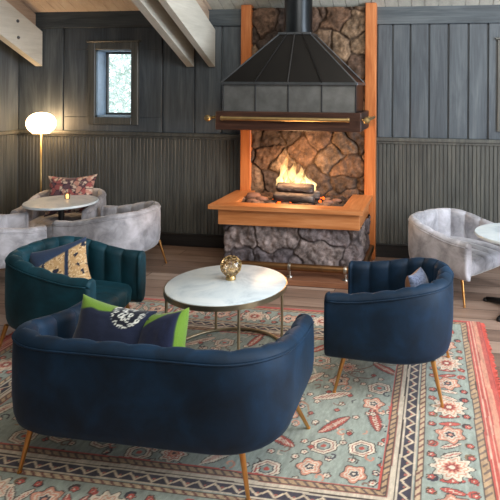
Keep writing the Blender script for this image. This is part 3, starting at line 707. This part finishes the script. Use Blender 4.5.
def bistro(loc,label,group=None):
    t=empty('bistro_table',loc,0,label,'table','small round marble tables')
    R1=.315
    MB().lathe([(0,.545),(R1-.015,.545),(R1,.552),(R1,.564),(R1-.004,.57),(0,.57)],n=80).build('tabletop',M['marble'],t,True,angle=40)
    MB().lathe([(0,.0),(.026,.0),(.026,.49),(.06,.52),(.11,.53),(.11,.5445),(0,.5445)],c=(0,0,.03-.03),n=24).build('pedestal',M['black'],t,True,angle=40)
    for k in range(4):
        q=rad(145+90*k); c,s_=math.cos(q),math.sin(q)
        MB().tube([(c*.02,s_*.02,.05),(c*.12,s_*.12,.035),(c*.26,s_*.26,.018)],[.028,.024,.017],10).lathe([(0,0),(.022,0),(.024,.012),(.016,.022),(0,.024)],c=(c*.265,s_*.265,.001),n=16).build('foot',M['black'],t,True)
    return t
bistro((-3.42,4.78,0),'white marble pedestal table with a lit tealight, among the grey chairs at left')
bistro((.575,4.38,0),'marble-topped pedestal table cut off at the right edge, black foot below')
# candle holders
ch=empty('candle_holder',(-1.265,3.385,.4475),0,'faceted amber glass globe candle holder on the coffee table','candle holder')
MB().lathe([(0,0),(.030,0),(.030,.018),(.024,.026),(0,.026)],n=24).build('base',M['brass'],ch,True,angle=40)
m_=MB(); gz=.082; gR=.066
n=10
rings=[]
for i,(z,r_) in enumerate([(-.055,.030),(-.03,.057),(0,.066),(.03,.059),(.052,.036)]):
    rings.append([(r_*math.cos(2*PI*(k+.5*(i%2))/n),r_*math.sin(2*PI*(k+.5*(i%2))/n),gz+z) for k in range(n)])
fac=MB(); vv=[p for r_ in rings for p in r_]; ff=[]
wire=MB()
for i in range(4):
    for k in range(n):
        a=i*n+k; b_=i*n+(k+1)%n
        if i%2==0: c=(i+1)*n+k; d=(i+1)*n+(k-1)%n; ff+=[(a,b_,c),(a,c,d)]; e=[(a,c),(a,d)]
        else: c=(i+1)*n+(k+1)%n; d=(i+1)*n+k; ff+=[(a,b_,c),(a,c,d)]; e=[(a,c),(a,d)]
        for p,q in e+([(a,b_)] if i in (2,) else []): wire.tube([vv[p],vv[q]],.0018,5)
for k in range(n): wire.tube([vv[4*n+k],vv[4*n+(k+1)%n]],.0022,5)
fac.add(vv,ff).build('glass_globe',M['amberglass'],ch); wire.build('gold_lattice',M['brass'],ch,True)
MB().lathe([(0,.028),(.026,.028),(.026,.06),(0,.06)],n=20).build('candle',plain('ivory_wax',(214,196,164),.5),ch,True,angle=40)
tl=empty('tealight_glass',(-3.43,4.88,.5705),0,'small square-sided tealight glass glowing on the left marble table','candle holder')
MB().lathe([(.0,0),(.022,0),(.025,.055),(.023,.055),(.020,.004),(0,.004)],n=20).build('glass_cup',M['amberglass'],tl,True,angle=40)
MB().lathe([(0,.005),(.018,.005),(.018,.036),(.006,.044),(0,.05)],n=16).build('candle',M['candle'],tl,True)
# floor lamp
fl=empty('floor_lamp',(-4.07,5.36,0),0,'slim brass floor lamp with a glowing white oval globe in the corner','lamp')
MB().lathe([(0,.001),(.13,.001),(.13,.012),(.02,.02),(0,.02)],n=40).build('base',M['brass'],fl,True,angle=40)
MB().tube([(0,0,.018),(0,0,1.14)],.009,12).build('pole',M['brass'],fl,True)
MB().lathe([(0,1.132),(.08,1.133)]+[(.140*math.cos(rad(q))**.9,1.235+.112*math.sin(rad(q))) for q in range(-55,86,10)]+[(0,1.347)],n=48).build('globe_shade',M['globe'],fl,True)

# ------------------------------------------------------------------ rug
def rug():
    x0,x1,y0,y1=-2.745,.31,1.86,4.10; d=.0048
    nx=int((x1-x0)/d);ny=int((y1-y0)/d); xs=np.linspace(x0,x1,nx);ys=np.linspace(y0,y1,ny); X,Y=np.meshgrid(xs,ys,indexing='ij')
    cx=(x0+x1)/2; C=np.zeros(X.shape+(3,))
    wob=.010*(fbm(X*3,Y*3,2,50)-.5); A=X+wob; B=Y+.010*(fbm(X*3+5,Y*3,2,53)-.5)
    teal=np.array([146,158,150.]); cream=np.array([220,206,186.]); navy=np.array([50,46,60.]); tan=np.array([178,146,112.]); red=np.array([186,76,66.]); salmon=np.array([208,140,116.]); dark=np.array([52,38,38.]); lt=np.array([204,190,170.])
    C[:]=teal
    # distance in from the kilim ends (left/right) and from the sides
    ex=np.minimum(A-x0,x1-A); ey=np.minimum(B-y0,y1-B)
    def paint(m,c,al=1.0):
        nonlocal C
        m=np.clip(m,0,1)[...,None]*al; C=C*(1-m)+np.asarray(c,float)*m
    box=lambda v,a,b_: ((v>=a)&(v<b_)).astype(float)
    # ring coordinate: pick the nearest edge; e = distance into the pile area, s = position along
    px=ex-.105; py=ey-.03       # red woven ends are wide, sides narrow
    e=np.minimum(px,py); horiz=(py<px); s=np.where(horiz,A,B)
    def band(a,b_,c): paint(box(e,a,b_),c)
    def t_(a,b_): return (e-a)/(b_-a)
    def braid(a,b_,bgc,ink,p=.045):
        band(a,b_,bgc); t=t_(a,b_); k=box(e,a,b_)*box(((s/p)+.9*t)%1,0,.34)*box(t,.14,.86); paint(k,ink); paint(box(e,a,a+.005)+box(e,b_-.005,b_),dark,.8)
    braid(.0,.040,tan,(112,92,84)); 
    braid(.268,.298,(198,172,140),(120,76,70))
    band(.302,.310,lt); a,b_=.310,.362; band(a,b_,navy); t=t_(a,b_)
    tri=np.abs(((s/.075)%1)*2-1); k=box(e,a,b_)*(np.abs(t-.18-.64*tri)<.13); paint(k,(206,186,160)); paint(box(e,a,b_)*(np.abs(t-.5)<.1)*((s/.075%1)>.42)*((s/.075%1)<.58),(160,90,80))
    band(.362,.372,lt); band(.372,.378,dark); band(.378,.400,lt); band(.400,.404,(150,90,80)); braid(.404,.436,tan,(92,74,70),.04); band(.436,.444,red)
    F=box(e,.446,9); Bd=box(e,.045,.264)
    FullX,FullY=X,Y
    class W_:
        def __init__(q,cx,cy,r):
            i0=max(0,int((cx-r-x0)/d)-1);i1=min(nx,int((cx+r-x0)/d)+3);j0=max(0,int((cy-r-y0)/d)-1);j1=min(ny,int((cy+r-y0)/d)+3)
            q.s=(slice(i0,max(i1,i0)),slice(j0,max(j1,j0))); q.cx,q.cy=cx,cy
        def loc(q,a=0):
            c,s_=math.cos(a),math.sin(a); dx=FullX[q.s]-q.cx;dy=FullY[q.s]-q.cy; return dx*c+dy*s_,-dx*s_+dy*c
        def p(q,m,c,al=1.0):
            m=np.clip(m*1.0,0,1)[...,None]*al; C[q.s]=C[q.s]*(1-m)+np.asarray(c,float)*m
    def rosette(cx,cy,r,cols,pet=8,asp=1.0,clip=None,ph=0):
        w=W_(cx,cy,r*1.2+.012); paint=w.p; u,v=w.loc(); v=v/asp; rr=np.hypot(u,v); th=np.arctan2(v,u)+ph; q=r*(1+.16*np.cos(pet*th)); clip=clip[w.s]
        paint((rr<q+.006)*clip,dark,.8); paint((rr<q)*clip,cols[0]); paint((np.abs(rr-q*.72)<.0035)*clip,cols[1]); paint((rr<q*.5)*clip,cols[1]); paint((rr<q*.36)*clip,cols[2]); paint((rr<q*.16)*clip,cols[3])
    def leaf(cx,cy,l,w,a,c1,c2,clip,ser=7):
        W=W_(cx,cy,l+w+.012); paint=W.p; clip=clip[W.s]; u,v=W.loc(a); v=v-.35*w*np.sin(u/l*1.5); t=u/l; sh=w*np.clip(1-t**2,0,1)**.7*(.78+.22*np.abs(((t*ser)%1)*2-1)); m=(np.abs(t)<1)
        paint(m*(np.abs(v)<sh+.006)*clip,dark,.75); paint(m*(np.abs(v)<sh)*clip,c1); paint(m*(np.abs(v)<sh*.45)*clip*((np.abs(t*ser*2)%1)<.5),c2)
    def vine(pts,w,c,clip,al=1):
        for (ax,ay),(bx,by) in zip(pts[:-1],pts[1:]):
            W=W_((ax+bx)/2,(ay+by)/2,.03+max(abs(ax-bx),abs(ay-by))/2); xx,yy=FullX[W.s],FullY[W.s]
            dx,dy=bx-ax,by-ay; tt=np.clip(((xx-ax)*dx+(yy-ay)*dy)/(dx*dx+dy*dy+1e-9),0,1); dd=np.hypot(xx-ax-tt*dx,yy-ay-tt*dy); W.p((dd<w)*clip[W.s],c,al)
    def scroll(cx,cy,r,a,c,clip,turn=1.4,w=.005):
        vine([(cx+r*(1-.09*i)*math.cos(a+turn*i*.42),cy+r*(1-.09*i)*math.sin(a+turn*i*.42)) for i in range(10)],w,c,clip)
    R=random.Random(21)
    # main border: large rosettes alternating with lighter ones, small motifs between
    def border_run(pts):
        for i,(bx,by,hz) in enumerate(pts):
            k=i%2
            if k==0: rosette(bx,by,.078,[cream,salmon,(150,60,56),cream],10,1.0,Bd)
            else:
                rosette(bx,by,.060,[salmon,cream,navy,salmon],6,1.0,Bd,.3)
            for q in range(4):
                an=PI/4+q*PI/2; sx,sy=bx+.105*math.cos(an),by+.105*math.sin(an)
                scroll(sx,sy,.026,an,[navy,red,(120,96,70),dark][(q+i)%4],Bd,1.3,.0055)
                rosette(sx+.012*math.cos(an),sy,.014,[salmon,red,cream,dark],5,1,Bd)
            for q in range(2):
                ox,oy=((.15 if q else -.15),0) if hz else (0,(.15 if q else -.15))
                leaf(bx+ox,by+oy,.05,.016,(PI/2 if hz else 0)+R.uniform(-.6,.6),[red,cream][(i+q)%2],[cream,red][(i+q)%2],Bd,5)
    xr=x1-.105-.155; xl=x0+.105+.155; yb_=y0+.03+.155; yt=y1-.03-.155
    border_run([(xr,y,False) for y in np.arange(yb_,yt+.01,.235)]); border_run([(xl,y,False) for y in np.arange(yb_,yt+.01,.235)])
    border_run([(x,yb_,True) for x in np.arange(xl+.22,xr-.1,.245)]); border_run([(x,yt,True) for x in np.arange(xl+.22,xr-.1,.245)])
    # field: vines, feathered leaves and blossoms
    fx0,fx1,fy0,fy1=x0+.56,x1-.56,y0+.49,y1-.49
    for i in range(26):
        ax,ay=R.uniform(fx0,fx1),R.uniform(fy0,fy1); a=R.uniform(0,6)
        pts=[]; 
        for j in range(9): pts.append((ax,ay)); ax+=.035*math.cos(a); ay+=.035*math.sin(a); a+=R.uniform(-.1,.7)
        vine(pts,.0045,[(150,120,96),(120,92,80),cream][i%3],F)
    def hexa(cx,cy,r):
        w=W_(cx,cy,r*1.3); u,v=w.loc(.2); q=np.maximum(np.abs(u)*1.0,np.abs(u)*.5+np.abs(v)*.95)
        for rr,c in ((1.,dark),(.92,cream),(.74,(150,70,66)),(.66,cream),(.5,navy),(.42,teal),(.2,red)): w.p((q<r*rr)*F[w.s],c)
    k=0
    for gx in np.arange(fx0+.06,fx1,.20):
        for gy in np.arange(fy0+.05,fy1,.185):
            x,y=gx+R.uniform(-.04,.04),gy+R.uniform(-.04,.04)
            kind=k%5; k+=R.choice([1,1,2])
            if kind==0: rosette(x,y,R.uniform(.045,.06),[cream,red,salmon,dark],8,1,F)
            elif kind==1: leaf(x,y,.098,.030,R.uniform(0,3),(160,62,54),cream,F)
            elif kind==2: leaf(x,y,.105,.032,R.uniform(0,3),cream,(170,80,72),F,8)
            elif kind==3: rosette(x,y,.05,[salmon,cream,navy,cream],5,1,F,R.uniform(0,3))
            else: hexa(x,y,.062)
            for q in range(3):
                an=R.uniform(0,6); rosette(x+.095*math.cos(an),y+.095*math.sin(an),.013,[red,cream,red,dark],5,1,F)
            scroll(x+.05,y-.06,.03,R.uniform(0,6),[navy,salmon,(120,92,80)][k%3],F,1.2,.0045)
    for q in range(150):
        x,y=R.uniform(fx0-.05,fx1+.05),R.uniform(fy0-.05,fy1+.05); a=R.uniform(0,6)
        if q%3: vine([(x,y),(x+.022*math.cos(a),y+.022*math.sin(a)),(x+.034*math.cos(a+.6),y+.034*math.sin(a+.6))],.0036,[dark,red,cream,salmon,navy][q%5],F,.85)
        else: rosette(x,y,.011,[cream,red,dark,cream],4,1,F)
    # woven ends
    band(-1,0,red); q=ex; paint(box(q,.030,.058)*(px<=py)*(px<0),salmon); paint(box(q,.066,.074)*(px<=py)*(px<0),(216,160,140)); paint(box(q,.0,.006),(150,50,46)); paint(box(q,.088,.095)*(px<0)*(px<=py),(216,170,150))
    # wear: uneven fading of the dyes and woven rib
    f=fbm(X*4,Y*4,4,70)[...,None]; C=C*(1-.22*f)+np.array([176,166,152.])*.22*f; g_=fbm(X*70,Y*18,3,80)[...,None]; g2=vnoise(X*150,Y*60,95)[...,None]; C=C*(.80+.26*g_+.12*g2)
    C=lin(np.clip(C,0,255))
    Xw=X+np.where(X>-.13,.16*(X+.13)*(3.35-Y)/1.2*.55,0); Zt=.0085+.0015*fbm(X*5,Y*5,2,90)
    V=np.stack([Xw,Y,Zt],-1).reshape(-1,3)
    mb=MB(); mb.v=V.tolist(); mb.f=grid_faces(nx,ny)
    bd=[i*ny for i in range(nx)]+[(nx-1)*ny+j for j in range(1,ny)]+[i*ny+ny-1 for i in range(nx-2,-1,-1)]+[j for j in range(ny-2,0,-1)]
    n0=len(mb.v); Cc=C.reshape(-1,3); ec=Cc[bd]
    for i in bd: p=V[i]; mb.v.append((p[0],p[1],.0005))
    m=len(bd)
    for i in range(m): mb.f.append((bd[i],bd[(i+1)%m],n0+(i+1)%m,n0+i))
    o=mb.build('patterned_rug',M['rug'],None,True,np.concatenate([Cc,ec])); tag(o,'large worn oriental rug, teal with red ends, under the blue seating','rug')
    # fringe knots along the right and left ends
    fm=MB(); R=random.Random(3)
    frm=plain('coral_fringe',(190,84,74),.9)
    for side in (1,-1):
        y=y0+.02
        while y<y1-.01:
            xe=x1+(.16*(x1+.13)*(3.35-y)/1.2*.55) if side>0 else x0
            l=R.uniform(.018,.034); fm.tube([(xe-side*.004,y,.006),(xe+side*l*.6,y+R.uniform(-.004,.004),.006),(xe+side*l,y+R.uniform(-.009,.009),.0045)],[.0035,.004,.002],5); y+=.0125
    f_=fm.build('fringe',frm,o); f_['kind']='stuff'; f_['label']='short coral fringe'
rug()

# ------------------------------------------------------------------ outside the small window
tr=empty('leafy_tree',(-4.75,8.6,0),0,'pale green leafy tree outside the small window','tree')
MB().tube([(0,0,0),(.05,0,1.0),(-.03,.02,2.0),(.04,0,2.6)],[.07,.055,.04,.02],10).build('trunk',M['bark'],tr,True)
v=[];f=[];R=random.Random(9)
for i in range(6000):
    a=R.uniform(0,2*PI);q=R.uniform(-1,1);r=R.random()**.4; c=Vector((1.25*r*math.cos(a)*math.sqrt(1-q*q),.8*r*math.sin(a)*math.sqrt(1-q*q),1.75+1.25*r*q))
    u=Vector((R.gauss(0,1),R.gauss(0,1),R.gauss(0,1))).normalized(); w=u.cross(Vector((R.gauss(0,1),R.gauss(0,1),1))).normalized(); l=R.uniform(.03,.06); n=len(v)
    v+=[c-u*l,c+w*l*.45,c+u*l,c-w*l*.45]; f.append((n,n+1,n+2,n+3))
MB().add(v,f).build('foliage',M['leaf'],tr)
